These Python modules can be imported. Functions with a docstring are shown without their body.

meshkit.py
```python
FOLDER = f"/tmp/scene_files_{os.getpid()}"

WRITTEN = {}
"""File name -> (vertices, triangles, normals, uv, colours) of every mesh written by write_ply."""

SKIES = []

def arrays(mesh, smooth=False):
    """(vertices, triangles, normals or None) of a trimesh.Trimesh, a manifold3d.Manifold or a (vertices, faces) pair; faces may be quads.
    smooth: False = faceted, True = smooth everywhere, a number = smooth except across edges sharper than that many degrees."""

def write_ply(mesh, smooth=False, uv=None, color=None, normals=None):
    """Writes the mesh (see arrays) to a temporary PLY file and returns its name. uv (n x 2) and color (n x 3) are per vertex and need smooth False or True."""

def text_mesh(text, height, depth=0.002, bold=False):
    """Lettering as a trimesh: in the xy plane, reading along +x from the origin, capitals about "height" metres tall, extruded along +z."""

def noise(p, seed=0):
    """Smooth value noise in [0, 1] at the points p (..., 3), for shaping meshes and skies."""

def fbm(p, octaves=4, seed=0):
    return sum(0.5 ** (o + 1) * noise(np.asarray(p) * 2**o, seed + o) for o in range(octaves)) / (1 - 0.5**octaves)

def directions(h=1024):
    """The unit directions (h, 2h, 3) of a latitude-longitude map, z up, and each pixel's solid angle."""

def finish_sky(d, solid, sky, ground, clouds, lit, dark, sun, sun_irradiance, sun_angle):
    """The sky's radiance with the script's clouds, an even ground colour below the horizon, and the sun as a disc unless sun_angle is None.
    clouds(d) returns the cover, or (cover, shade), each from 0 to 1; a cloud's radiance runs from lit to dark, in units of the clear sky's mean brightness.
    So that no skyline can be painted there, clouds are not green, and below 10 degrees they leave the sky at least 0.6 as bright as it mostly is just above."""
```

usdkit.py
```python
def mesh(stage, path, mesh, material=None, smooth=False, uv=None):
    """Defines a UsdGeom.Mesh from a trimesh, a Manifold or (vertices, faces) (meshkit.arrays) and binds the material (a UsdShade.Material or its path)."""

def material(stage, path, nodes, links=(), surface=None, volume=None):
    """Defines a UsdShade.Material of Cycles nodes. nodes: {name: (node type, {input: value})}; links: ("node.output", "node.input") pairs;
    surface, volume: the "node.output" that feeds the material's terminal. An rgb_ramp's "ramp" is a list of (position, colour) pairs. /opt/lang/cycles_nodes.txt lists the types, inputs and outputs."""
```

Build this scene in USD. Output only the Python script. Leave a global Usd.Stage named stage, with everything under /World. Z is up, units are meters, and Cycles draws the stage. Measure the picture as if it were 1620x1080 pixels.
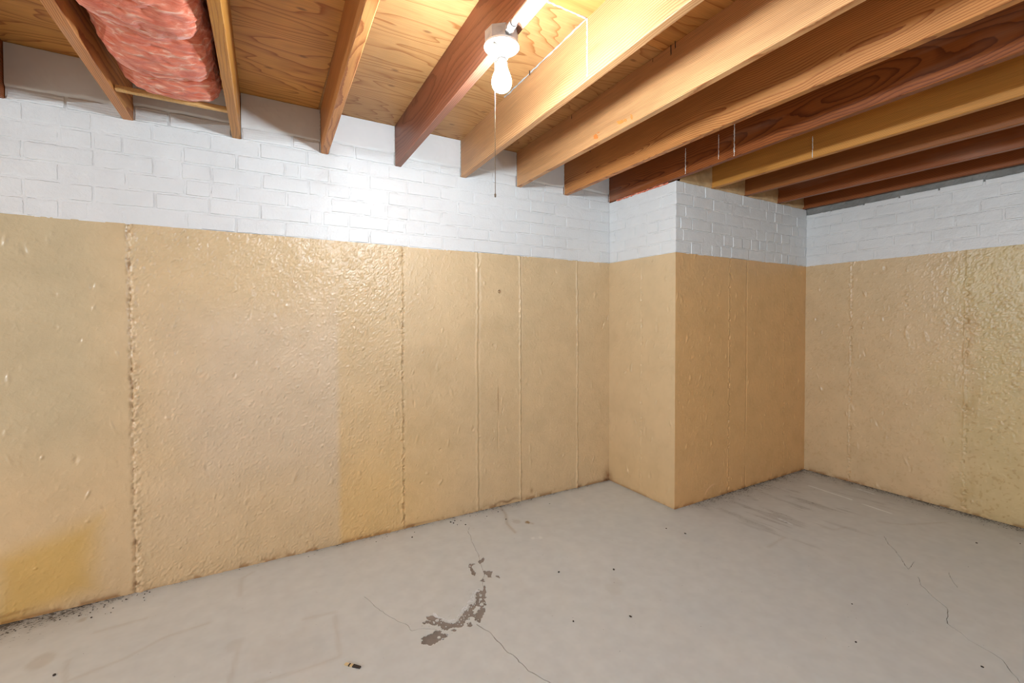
import math, random
import numpy as np
import trimesh
import usdkit
import meshkit
from meshkit import noise, fbm
from shapely.geometry import Polygon, LineString, Point, box as sbox
from shapely.ops import unary_union
from shapely.prepared import prep
from pxr import Usd, UsdGeom, UsdLux, Gf, Sdf, Vt

stage = Usd.Stage.CreateInMemory()
UsdGeom.SetStageUpAxis(stage, UsdGeom.Tokens.z)
UsdGeom.SetStageMetersPerUnit(stage, 1.0)
stage.SetDefaultPrim(UsdGeom.Xform.Define(stage, "/World").GetPrim())
UsdGeom.Scope.Define(stage, "/World/Looks")

# ------------------------------------------------------------------ camera
YAW, PITCH, ROLL, CAM_H = 1.05188, -0.02048, -0.00331, 1.2331
F_PX, CY = 698.11, 522.85
EXPOSURE = 0.27
cam = UsdGeom.Camera.Define(stage, "/World/camera")
cam.CreateHorizontalApertureAttr(36.0)
cam.CreateVerticalApertureAttr(24.0)
cam.CreateFocalLengthAttr(F_PX / 1620.0 * 36.0)
cam.CreateVerticalApertureOffsetAttr((CY - 540.0) / 1620.0 * 36.0)
cam.CreateClippingRangeAttr(Gf.Vec2f(0.02, 100))
cam.CreateExposureAttr(EXPOSURE)
_d = np.array([math.cos(YAW) * math.cos(PITCH), math.sin(YAW) * math.cos(PITCH), math.sin(PITCH)])
_r = np.array([math.sin(YAW), -math.cos(YAW), 0.0])
_u = np.cross(_r, _d)
_r2 = _r * math.cos(ROLL) + _u * math.sin(ROLL)
_u2 = _u * math.cos(ROLL) - _r * math.sin(ROLL)
cam.AddTransformOp().Set(Gf.Matrix4d(*_r2, 0, *_u2, 0, *(-_d), 0, 0, 0, CAM_H, 1))

# ------------------------------------------------------------------ lights (the bulb in view emits in its own builder)
BULB_POS = (0.674, 1.24, 1.990)
BULB_L = 880.0
BULB_COLOR = (0.84, 0.965, 1.065)       # the camera's white balance leaves the lamps slightly cool
for i, (p, l) in enumerate([((-4.6, 0.25, 1.50), 7200.0), ((1.6, -2.2, 1.97), 2000.0)]):       # added fill lights, out of view to the left and behind, brightening the right side
    s = UsdLux.SphereLight.Define(stage, f"/World/added_fill_light{'' if i == 0 else '_%03d' % i}")
    s.CreateRadiusAttr(0.032)
    s.CreateIntensityAttr(l)
    s.CreateColorAttr(Gf.Vec3f(*BULB_COLOR))
    s.AddTranslateOp().Set(Gf.Vec3d(*p))

# ------------------------------------------------------------------ dimensions (metres)
Y1 = 2.5865          # long left wall, facing -y
XC = 2.3418          # pier, side facing -x
YP = 1.9618          # pier, side facing -y
XR = 3.9095          # right wall, facing -x
ZB = 1.6787          # paint line between tan concrete and white brick
COURSE = 0.0772
ZJ = 2.142           # underside of joists
ZS = 2.371           # underside of the plywood
XL, YF = -5.4, -2.9  # the rest of the basement, behind and left of the camera

# ------------------------------------------------------------------ helpers
_used = {}


def path(name, parent=None):
    base = (parent if parent else "/World") + "/" + name
    n = _used.get(base, 0)
    _used[base] = n + 1
    return base if n == 0 else f"{base}_{n:03d}"


def tag(p, label=None, category=None, group=None, kind=None):
    prim = p if isinstance(p, Usd.Prim) else p.GetPrim()
    for k, v in (("label", label), ("category", category), ("group", group), ("kind", kind)):
        if v:
            prim.SetCustomDataByKey(k, v)
    return prim


def xform(name, loc=(0, 0, 0), parent=None):
    p = path(name, parent)
    x = UsdGeom.Xform.Define(stage, p)
    if any(loc):
        x.AddTranslateOp().Set(Gf.Vec3d(*map(float, loc)))
    return p


def put(name, mesh, mat, parent=None, smooth=False, colors=None, **tags):
    p = path(name, parent)
    m = usdkit.mesh(stage, p, mesh, mat, smooth=smooth)
    for key, arr in (colors or {}).items():
        arr = np.asarray(arr, np.float32)
        if arr.ndim == 2:
            UsdGeom.PrimvarsAPI(m).CreatePrimvar(key, Sdf.ValueTypeNames.Color3fArray, "vertex").Set(Vt.Vec3fArray.FromNumpy(arr))
        else:
            UsdGeom.PrimvarsAPI(m).CreatePrimvar(key, Sdf.ValueTypeNames.FloatArray, "vertex").Set(Vt.FloatArray.FromNumpy(arr))
    if tags:
        tag(m, **tags)
    return p


def P(p):
    return stage.GetPrimAtPath(p)


def grid(us, vs):
    """(n, 2) parameters and the triangles of a tensor grid, counter-clockwise in (u, v)."""
    us, vs = np.asarray(us, float), np.asarray(vs, float)
    U, V = np.meshgrid(us, vs, indexing="ij")
    nu, nv = len(us), len(vs)
    i = (np.arange(nu - 1)[:, None] * nv + np.arange(nv - 1)[None, :]).ravel()
    f = np.concatenate([np.stack([i, i + nv, i + nv + 1], 1), np.stack([i, i + nv + 1, i + 1], 1)])
    return np.stack([U.ravel(), V.ravel()], 1), f


class Frame:
    """A wall's own axes: u along it, v up, h out of it into the room."""

    def __init__(self, o, u, n):
        self.o, self.u, self.n = (np.array(x, float) for x in (o, u, n))

    def __call__(self, uvh):
        uvh = np.asarray(uvh, float)
        return self.o + uvh[:, :1] * self.u + uvh[:, 2:] * self.n + uvh[:, 1:2] * np.array([0, 0, 1.0])


F_LEFT = Frame((0, Y1, 0), (1, 0, 0), (0, -1, 0))
F_PA = Frame((XC, 0, 0), (0, -1, 0), (-1, 0, 0))     # u = -y
F_PB = Frame((0, YP, 0), (1, 0, 0), (0, -1, 0))
F_RIGHT = Frame((XR, 0, 0), (0, -1, 0), (-1, 0, 0))  # u = -y
F_FRONT = Frame((0, YF, 0), (-1, 0, 0), (0, 1, 0))   # u = -x
F_SIDE = Frame((XL, 0, 0), (0, 1, 0), (1, 0, 0))     # u = y


def p3(uv, s, off=(0, 0, 0)):
    s = np.broadcast_to(np.asarray(s, float), (2,))
    return np.stack([uv[:, 0] * s[0] + off[0], uv[:, 1] * s[1] + off[1], np.full(len(uv), 0.37 + off[2])], 1)


def sm(a, b, x):
    t = np.clip((np.asarray(x, float) - a) / (b - a), 0, 1)
    return t * t * (3 - 2 * t)


def bx(x0, x1, y0, y1, z0, z1, ch=0.0):
    if ch:
        import manifold3d as m3
        c = m3.Manifold.cube((x1 - x0 - 2 * ch, y1 - y0 - 2 * ch, z1 - z0 - 2 * ch)).translate((x0 + ch, y0 + ch, z0 + ch))
        pts = []
        for sx in (x0, x1):
            for sy in (y0, y1):
                for sz in (z0, z1):
                    ix, iy, iz = (ch if sx == x0 else -ch), (ch if sy == y0 else -ch), (ch if sz == z0 else -ch)
                    pts += [(sx, sy + iy, sz + iz), (sx + ix, sy, sz + iz), (sx + ix, sy + iy, sz)]
        return meshkit.arrays(m3.Manifold.hull_points(np.array(pts)))[:2]
    m = trimesh.creation.box(bounds=[[x0, y0, z0], [x1, y1, z1]])
    return np.array(m.vertices), np.array(m.faces)


def lathe(profile, n=32, axis_at=(0, 0, 0)):
    """profile: (radius, z) from bottom to top on the outside, closed where radius is 0."""
    pr = np.array(profile, float)
    a = np.arange(n) / n * 2 * np.pi
    v = np.stack([pr[:, None, 0] * np.cos(a), pr[:, None, 0] * np.sin(a), np.broadcast_to(pr[:, None, 1], (len(pr), n))], -1).reshape(-1, 3)
    f = []
    for i in range(len(pr) - 1):
        for j in range(n):
            k = (j + 1) % n
            A, B, C, D = i * n + j, i * n + k, (i + 1) * n + k, (i + 1) * n + j
            f += [(A, B, C), (A, C, D)]
    m = trimesh.Trimesh(v + np.array(axis_at), f, process=False)
    m.merge_vertices(digits_vertex=6)
    m.update_faces(m.nondegenerate_faces())
    return m


def tube(pts, r, n=12):
    pts = np.array(pts, float)
    t = np.gradient(pts, axis=0)
    t /= np.linalg.norm(t, axis=1, keepdims=True)
    up = np.array([0, 0, 1.0]) if abs(t[0, 2]) < 0.9 else np.array([1.0, 0, 0])
    rs = np.broadcast_to(r, (len(pts),))
    V, Fc = [], []
    for i in range(len(pts)):
        ref = up if abs(t[i] @ up) < 0.95 else np.array([0, 1.0, 0]) if abs(t[i][1]) < 0.9 else np.array([1.0, 0, 0])
        s = np.cross(t[i], ref); s /= np.linalg.norm(s)
        w = np.cross(s, t[i])
        a = np.arange(n) / n * 2 * np.pi
        V.append(pts[i] + rs[i] * (np.cos(a)[:, None] * s + np.sin(a)[:, None] * w))
    for i in range(len(pts) - 1):
        for j in range(n):
            k = (j + 1) % n
            A, B, C, D = i * n + j, i * n + k, (i + 1) * n + k, (i + 1) * n + j
            Fc += [(A, C, B), (A, D, C)]
    m = len(pts) * n
    V += [pts[:1], pts[-1:]]
    for j in range(n):
        k = (j + 1) % n
        Fc += [(m, j, k), (m + 1, (len(pts) - 1) * n + k, (len(pts) - 1) * n + j)]
    tm = trimesh.Trimesh(np.vstack(V), Fc, process=False)
    tm.fix_normals()
    return tm


def join(*ms):
    return trimesh.util.concatenate([m if isinstance(m, trimesh.Trimesh) else trimesh.Trimesh(m[0], m[1], process=False) for m in ms])


# ------------------------------------------------------------------ materials
def LK(n):
    return "/World/Looks/" + n


def mat_paint(name, color, rough=0.36, bump=0.3, fine=160.0, dist=0.002, tint=False, var=0.06, spec=0.5):
    """Thick brushed paint: fine relief, uneven gloss, and the stains and painted light of the 'tint' primvar."""
    n = {
        "g": ("geometry", {}),
        "n1": ("noise_texture", {"scale": fine, "detail": 3.0, "roughness": 0.55}),
        "n2": ("noise_texture", {"scale": 6.0, "detail": 4.0, "roughness": 0.6}),
        "r2": ("map_range", {"from_min": 0.3, "from_max": 0.7, "to_min": 1 - var, "to_max": 1 + var, "clamp": True}),
        "rr": ("map_range", {"from_min": 0.25, "from_max": 0.75, "to_min": rough - 0.08, "to_max": rough + 0.1, "clamp": True}),
        "b": ("bump", {"strength": bump, "distance": dist}),
        "c": ("color", {"value": color}),
        "m": ("vector_math", {"math_type": "scale"}),
        "p": ("principled_bsdf", {"specular_ior_level": spec}),
    }
    l = [("g.position", "n1.vector"), ("g.position", "n2.vector"), ("n1.fac", "b.height"), ("b.normal", "p.normal"),
         ("n2.fac", "r2.value"), ("n2.fac", "rr.value"), ("rr.result", "p.roughness"), ("r2.result", "m.scale"), ("m.vector", "p.base_color")]
    if tint:
        n["a"] = ("attribute", {"attribute": "tint"})
        n["x"] = ("vector_math", {"math_type": "multiply"})
        l += [("a.vector", "x.vector1"), ("c.color", "x.vector2"), ("x.vector", "m.vector1")]
    else:
        l += [("c.color", "m.vector1")]
    return usdkit.material(stage, LK(name), n, l, surface="p.BSDF")


def mat_plain(name, color, rough=0.5, metallic=0.0, **kw):
    return usdkit.material(stage, LK(name), {"p": ("principled_bsdf", {"base_color": color, "roughness": rough, "metallic": metallic, **kw})}, [], surface="p.BSDF")


def mat_joist(name, early, late, center=(0.0, 0.0), spacing=0.006, off=0.0, wave=0.035, rough=0.5, contrast=1.0, grey=0.0):
    """Sawn softwood: growth rings round an axis along the board (y), bent a little so that faces show arches; fine fibre streaks."""
    mid = tuple(e * 0.55 + l * 0.45 for e, l in zip(early, late))
    lt = tuple(e * (1 - contrast) + l * contrast for e, l in zip(early, late))
    n = {
        "g": ("geometry", {}),
        "mp": ("mapping", {"location": (-center[0], off, -center[1])}),
        "wm": ("mapping", {"scale": (2.0, 0.9, 2.0), "location": (off * 3.1, off * 1.7, 0)}),
        "wn": ("noise_texture", {"scale": 1.6, "detail": 2.5, "roughness": 0.45}),
        "ws": ("vector_math", {"math_type": "subtract", "vector2": (0.5, 0.5, 0.5)}),
        "wk": ("vector_math", {"math_type": "multiply", "vector2": (wave, 0.0, wave)}),
        "ad": ("vector_math", {"math_type": "add"}),
        "w": ("wave_texture", {"wave_type": "rings", "rings_direction": "y", "profile": "saw", "scale": 0.314 / spacing, "distortion": 0.8, "detail": 2.0, "detail_scale": 1.2, "detail_roughness": 0.5}),
        "rp": ("rgb_ramp", {"ramp": [(0.0, early), (0.45, early), (0.72, mid), (0.93, lt), (1.0, early)]}),
        "fm": ("mapping", {"scale": (260.0, 5.0, 260.0)}),
        "fn": ("noise_texture", {"scale": 1.0, "detail": 2.0, "roughness": 0.6}),
        "fr": ("map_range", {"from_min": 0.3, "from_max": 0.7, "to_min": 0.86, "to_max": 1.1, "clamp": True}),
        "ln": ("noise_texture", {"scale": 1.0, "detail": 3.0, "roughness": 0.55}),
        "lm": ("mapping", {"scale": (9.0, 1.2, 9.0), "location": (off, off * 2.3, off)}),
        "lr": ("map_range", {"from_min": 0.3, "from_max": 0.7, "to_min": 0.82, "to_max": 1.12, "clamp": True}),
        "mm": ("math", {"math_type": "multiply"}),
        "mu": ("vector_math", {"math_type": "scale"}),
        "gm": ("map_range", {"from_min": 0.52, "from_max": 0.66, "to_min": 0.0, "to_max": grey, "clamp": True}),
        "gx": ("mix", {"color2": (0.34, 0.31, 0.27)}),
        "b": ("bump", {"strength": 0.25, "distance": 0.0012}),
        "p": ("principled_bsdf", {"roughness": rough, "specular_ior_level": 0.4}),
    }
    l = [("g.position", "mp.vector"), ("g.position", "wm.vector"), ("wm.vector", "wn.vector"), ("wn.color", "ws.vector1"), ("ws.vector", "wk.vector1"),
         ("wk.vector", "ad.vector1"), ("mp.vector", "ad.vector2"), ("ad.vector", "w.vector"), ("w.fac", "rp.fac"),
         ("g.position", "fm.vector"), ("fm.vector", "fn.vector"), ("fn.fac", "fr.value"), ("g.position", "lm.vector"), ("lm.vector", "ln.vector"), ("ln.fac", "lr.value"),
         ("fr.result", "mm.value1"), ("lr.result", "mm.value2"), ("mm.value", "mu.scale"), ("rp.color", "mu.vector1"),
         ("ln.fac", "gm.value"), ("gm.result", "gx.fac"), ("mu.vector", "gx.color1"), ("gx.color", "p.base_color"),
         ("fn.fac", "b.height"), ("b.normal", "p.normal")]
    return usdkit.material(stage, LK(name), n, l, surface="p.BSDF")


def mat_ply(name, early, late, off, freq=26.0, rough=0.5):
    """Rotary-cut veneer: contour lines of a stretched noise, grain along x, a few knots."""
    n = {
        "g": ("geometry", {}),
        "m1": ("mapping", {"scale": (0.75, 4.2, 1.0), "location": off}),
        "n1": ("noise_texture", {"scale": 1.0, "detail": 3.2, "roughness": 0.36}),
        "k": ("math", {"math_type": "multiply", "value2": freq}),
        "fr": ("math", {"math_type": "fraction"}),
        "rp": ("rgb_ramp", {"ramp": [(0.0, early), (0.5, early), (0.82, tuple(0.6 * e + 0.4 * q for e, q in zip(early, late))), (0.95, late), (1.0, early)]}),
        "m2": ("mapping", {"scale": (7.0, 320.0, 1.0)}),
        "n2": ("noise_texture", {"scale": 1.0, "detail": 2.0, "roughness": 0.6}),
        "f2": ("map_range", {"from_min": 0.3, "from_max": 0.7, "to_min": 0.88, "to_max": 1.09, "clamp": True}),
        "n3": ("noise_texture", {"scale": 3.0, "detail": 3.0}),
        "f3": ("map_range", {"from_min": 0.3, "from_max": 0.7, "to_min": 0.84, "to_max": 1.12, "clamp": True}),
        "mm": ("math", {"math_type": "multiply"}),
        "mu": ("vector_math", {"math_type": "scale"}),
        "m4": ("mapping", {"scale": (2.2, 5.0, 1.0), "location": off}),
        "vo": ("voronoi_texture", {"scale": 1.0, "dimensions": "2D"}),
        "kr": ("map_range", {"from_min": 0.018, "from_max": 0.050, "to_min": 0.6, "to_max": 0.0, "clamp": True}),
        "kx": ("mix", {"color2": (0.13, 0.05, 0.02)}),
        "b": ("bump", {"strength": 0.2, "distance": 0.001}),
        "p": ("principled_bsdf", {"roughness": rough, "specular_ior_level": 0.35}),
    }
    l = [("g.position", "m1.vector"), ("m1.vector", "n1.vector"), ("n1.fac", "k.value1"), ("k.value", "fr.value1"), ("fr.value", "rp.fac"),
         ("g.position", "m2.vector"), ("m2.vector", "n2.vector"), ("n2.fac", "f2.value"), ("g.position", "n3.vector"), ("n3.fac", "f3.value"),
         ("f2.result", "mm.value1"), ("f3.result", "mm.value2"), ("mm.value", "mu.scale"), ("rp.color", "mu.vector1"),
         ("g.position", "m4.vector"), ("m4.vector", "vo.vector"), ("vo.distance", "kr.value"), ("kr.result", "kx.fac"), ("mu.vector", "kx.color1"), ("kx.color", "p.base_color"),
         ("n2.fac", "b.height"), ("b.normal", "p.normal")]
    return usdkit.material(stage, LK(name), n, l, surface="p.BSDF")


TAN = (0.64, 0.470, 0.275)
WHITE = (0.71, 0.71, 0.705)
M_tan = mat_paint("tan_paint", TAN, rough=0.30, bump=0.30, fine=130, dist=0.003, tint=True, var=0.05)
M_tan_smooth = mat_paint("tan_paint_smooth", TAN, rough=0.34, bump=0.25, fine=170, dist=0.0022, tint=True, var=0.04)
M_white = mat_paint("white_paint", WHITE, rough=0.38, bump=0.45, fine=85, dist=0.0035, var=0.03, spec=0.35)
M_parge = mat_paint("white_parge", WHITE, rough=0.45, bump=0.35, fine=90, dist=0.002, var=0.03)
M_brown = mat_paint("brown_parge", (0.50, 0.33, 0.17), rough=0.45, bump=0.5, fine=60, dist=0.004, var=0.2)
M_mortar_grey = mat_paint("bare_mortar", (0.22, 0.215, 0.20), rough=0.9, bump=0.6, fine=120, dist=0.004, var=0.25)
M_dark = mat_plain("dark_gap", (0.02, 0.018, 0.016), 0.9)

# ------------------------------------------------------------------ floor
PATCH = [[(0.8547, 1.8195), (0.874, 1.8051), (0.8904, 1.8282), (0.8825, 1.798), (0.8676, 1.773), (0.8494, 1.7447), (0.8406, 1.7085), (0.8148, 1.708), (0.7918, 1.7213), (0.8136, 1.7554), (0.8309, 1.7859)], [(0.7941, 1.72), (0.7842, 1.743), (0.7558, 1.7121), (0.7181, 1.684), (0.6886, 1.6662), (0.6669, 1.6659), (0.6429, 1.6866), (0.6268, 1.7218), (0.6194, 1.7383), (0.608, 1.7591), (0.5903, 1.756), (0.5899, 1.7378), (0.6062, 1.7163), (0.6134, 1.6926), (0.626, 1.6562), (0.6452, 1.6451), (0.6662, 1.6512), (0.6815, 1.6365), (0.7016, 1.6332), (0.7163, 1.6544), (0.7448, 1.6686), (0.7619, 1.6631), (0.7708, 1.7034)], [(0.791, 1.6825), (0.8136, 1.6992), (0.8293, 1.7073), (0.7987, 1.6553), (0.7633, 1.6205), (0.7537, 1.6345), (0.7692, 1.6544), (0.7736, 1.6698)], [(0.5345, 1.6494), (0.5588, 1.6548), (0.5822, 1.6493), (0.5987, 1.6597), (0.6136, 1.6511), (0.6032, 1.6371), (0.6306, 1.6213), (0.6121, 1.6069), (0.5702, 1.6021), (0.5485, 1.6034), (0.5261, 1.6164)], [(0.5727, 1.7288), (0.5838, 1.7353), (0.5932, 1.717), (0.6025, 1.6989), (0.59, 1.7078)], [(0.9608, 2.0407), (0.9957, 2.0546), (0.9827, 2.028), (0.9617, 2.0134)], [(0.9105, 2.0365), (0.9343, 2.0359), (0.907, 2.0061), (0.8934, 1.9333), (0.8844, 1.9567)], [(0.951, 1.949), (0.9753, 1.9163), (0.956, 1.8851), (0.9431, 1.8926), (0.9418, 1.9235)], [(0.974, 1.8747), (0.9916, 1.8825), (0.9846, 1.8567)], [(0.898, 1.8835), (0.9149, 1.8889), (0.9048, 1.8681)], [(0.6443, 1.6335), (0.6674, 1.6282), (0.6711, 1.618), (0.6569, 1.6157)], [(0.7212, 1.6346), (0.7323, 1.6349), (0.7306, 1.619), (0.719, 1.6174)]]
ISLAND = [(0.8496, 1.7803), (0.8369, 1.7539), (0.8246, 1.7196), (0.6203, 1.7186), (0.5923, 1.6214), (0.7451, 1.6508)]
CHALK = [[(0.852, 1.8178), (0.8274, 1.8087), (0.8036, 1.7662), (0.7725, 1.7497), (0.7321, 1.7165), (0.6988, 1.6907), (0.6681, 1.6823), (0.6533, 1.6995), (0.6372, 1.728), (0.6224, 1.7616)], [(0.626, 1.6161), (0.5954, 1.6027), (0.5664, 1.5983)], [(0.9025, 2.0216), (0.8758, 1.9739)]]
CRACK = [[(1.0711, 2.405), (1.0441, 2.351), (1.0379, 2.3018), (1.0212, 2.2605), (1.0082, 2.2027), (0.9897, 2.101), (0.9689, 2.0359), (0.9494, 1.9698), (0.9456, 1.9335), (0.9158, 1.8907), (0.8871, 1.8387), (0.8817, 1.8103)], [(0.7523, 1.6124), (0.7629, 1.5772), (0.7794, 1.5448), (0.7772, 1.5132), (0.7838, 1.4749), (0.7852, 1.4411), (0.7859, 1.4158), (0.7974, 1.3994), (0.8021, 1.3615), (0.8074, 1.3048), (0.8289, 1.2604), (0.8436, 1.2241), (0.8687, 1.1508)], [(0.394, 2.0289), (0.4208, 1.931), (0.4494, 1.855), (0.4791, 1.7925), (0.5074, 1.7542), (0.5099, 1.7103), (0.5558, 1.6995), (0.6026, 1.663)], [(3.0867, 1.1174), (2.9958, 1.0663), (2.9523, 1.023), (2.8523, 0.9554), (2.7732, 0.9074), (2.8812, 0.918)], [(2.7305, 0.8539), (2.6637, 0.8246), (2.5788, 0.7462), (2.5483, 0.7014), (2.4841, 0.6795), (2.4144, 0.6638), (2.3897, 0.6197), (2.3623, 0.5902), (2.3426, 0.5259), (2.3272, 0.4904), (2.2717, 0.4555), (2.2279, 0.426), (2.1622, 0.3775)], [(2.9113, 0.7955), (2.8352, 0.7633), (2.7803, 0.7289)]]
CRACK_W = [0.0015, 0.0027, 0.0014, 0.0018, 0.0023, 0.0014]
SCUFF = [[(0.141, 2.0035), (0.2615, 1.9846)], [(-0.0277, 1.7264), (0.1181, 1.7088), (0.2409, 1.7097)], [(0.2573, 1.9544), (0.2409, 1.7097)], [(-0.6017, 2.0573), (-0.4433, 2.0974), (-0.3414, 2.1589), (-0.1991, 2.1732)], [(-0.1085, 1.7729), (-0.097, 1.8461), (-0.0857, 1.9645)], [(-0.6012, 2.0724), (-0.6171, 2.1296), (-0.624, 2.1841)], [(-0.5878, 2.3337), (-0.4311, 2.3385)], [(-0.0933, 2.3199), (-0.0932, 2.4728), (-0.0463, 2.5077)], [(1.3764, 2.5886), (1.352, 2.4568), (1.2944, 2.3366), (1.281, 2.2135)], [(1.4079, 2.3002), (1.4313, 2.2571)], [(2.9035, 1.3543), (2.9171, 1.3001), (3.0178, 1.2786)], [(3.2769, 1.2147), (3.3571, 1.1194), (3.6147, 1.0086)], [(2.3902, 1.3778), (2.573, 1.394)]]
SCRAPE = [[(3.5492, 1.7438), (3.5229, 1.4607)], [(3.7886, 1.5321), (3.7741, 1.4306)], [(2.7941, 1.5454), (2.7815, 1.4633)], [(3.5032, 1.3868), (3.4864, 1.2269)]]


def rough_line(pts, step, amp, seed):
    ls = LineString(pts)
    n = max(2, int(ls.length / step))
    q = np.array([ls.interpolate(i / n, normalized=True).coords[0] for i in range(n + 1)])
    k = p3(q, 70, (seed * 3.7, 0, 0))
    q[:, 0] += (noise(k, 5) - 0.5) * amp
    q[:, 1] += (noise(k, 6) - 0.5) * amp
    return q


def ragged(poly, amp, seed, step=0.0014):
    q = rough_line(list(poly) + [poly[0]], step, amp, seed)
    q = q + (np.column_stack([noise(np.column_stack([q * 260, q[:, :1] * 0 + k]), seed) for k in (0, 5)]) - 0.5) * amp * 0.55
    return Polygon(q[:-1]).buffer(0)


patch = unary_union([ragged(p, 0.018, i).buffer(0.003) for i, p in enumerate(PATCH)])
rg = np.random.default_rng(3)
isl = [Point(x, y).buffer(0.006 + 0.003 * rg.random()) for x, y in ISLAND]
b0 = patch.bounds
for _ in range(150):                                       # crumbs of paint left inside the bare patch, and pinholes round it
    q = Point(rg.uniform(0.60, 0.86), rg.uniform(1.63, 1.80))
    isl.append(Point(q.x, q.y).buffer(rg.uniform(0.0012, 0.0035), 2))
pins = []
for _ in range(60):
    a = rg.uniform(0, 1)
    c = np.array([0.62, 1.66]) * (1 - a) + np.array([0.86, 1.80]) * a + rg.normal(0, 0.035, 2)
    pins.append(Point(*c).buffer(rg.uniform(0.0008, 0.002), 2))
patch = unary_union([patch.difference(unary_union(isl))] + pins)
cracks = []
for i, (c, w) in enumerate(zip(CRACK, CRACK_W)):
    q = rough_line(c, 0.006, 0.009, i + 20)
    for j in range(len(q) - 1):
        ww = w * (0.45 + 1.1 * float(noise(np.array([[q[j, 0] * 45, q[j, 1] * 45, i]]), 9)[0]))
        cracks.append(LineString(q[j : j + 2]).buffer(ww / 2, 1))
holes = unary_union([patch] + cracks).simplify(0.0003)


def seg_dist(x, y, pts):
    d = np.full(x.shape, 9.0)
    for (ax, ay), (bx_, by) in zip(pts[:-1], pts[1:]):
        vx, vy = bx_ - ax, by - ay
        t = np.clip(((x - ax) * vx + (y - ay) * vy) / (vx * vx + vy * vy), 0, 1)
        d = np.minimum(d, np.hypot(x - ax - t * vx, y - ay - t * vy))
    return d


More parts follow.
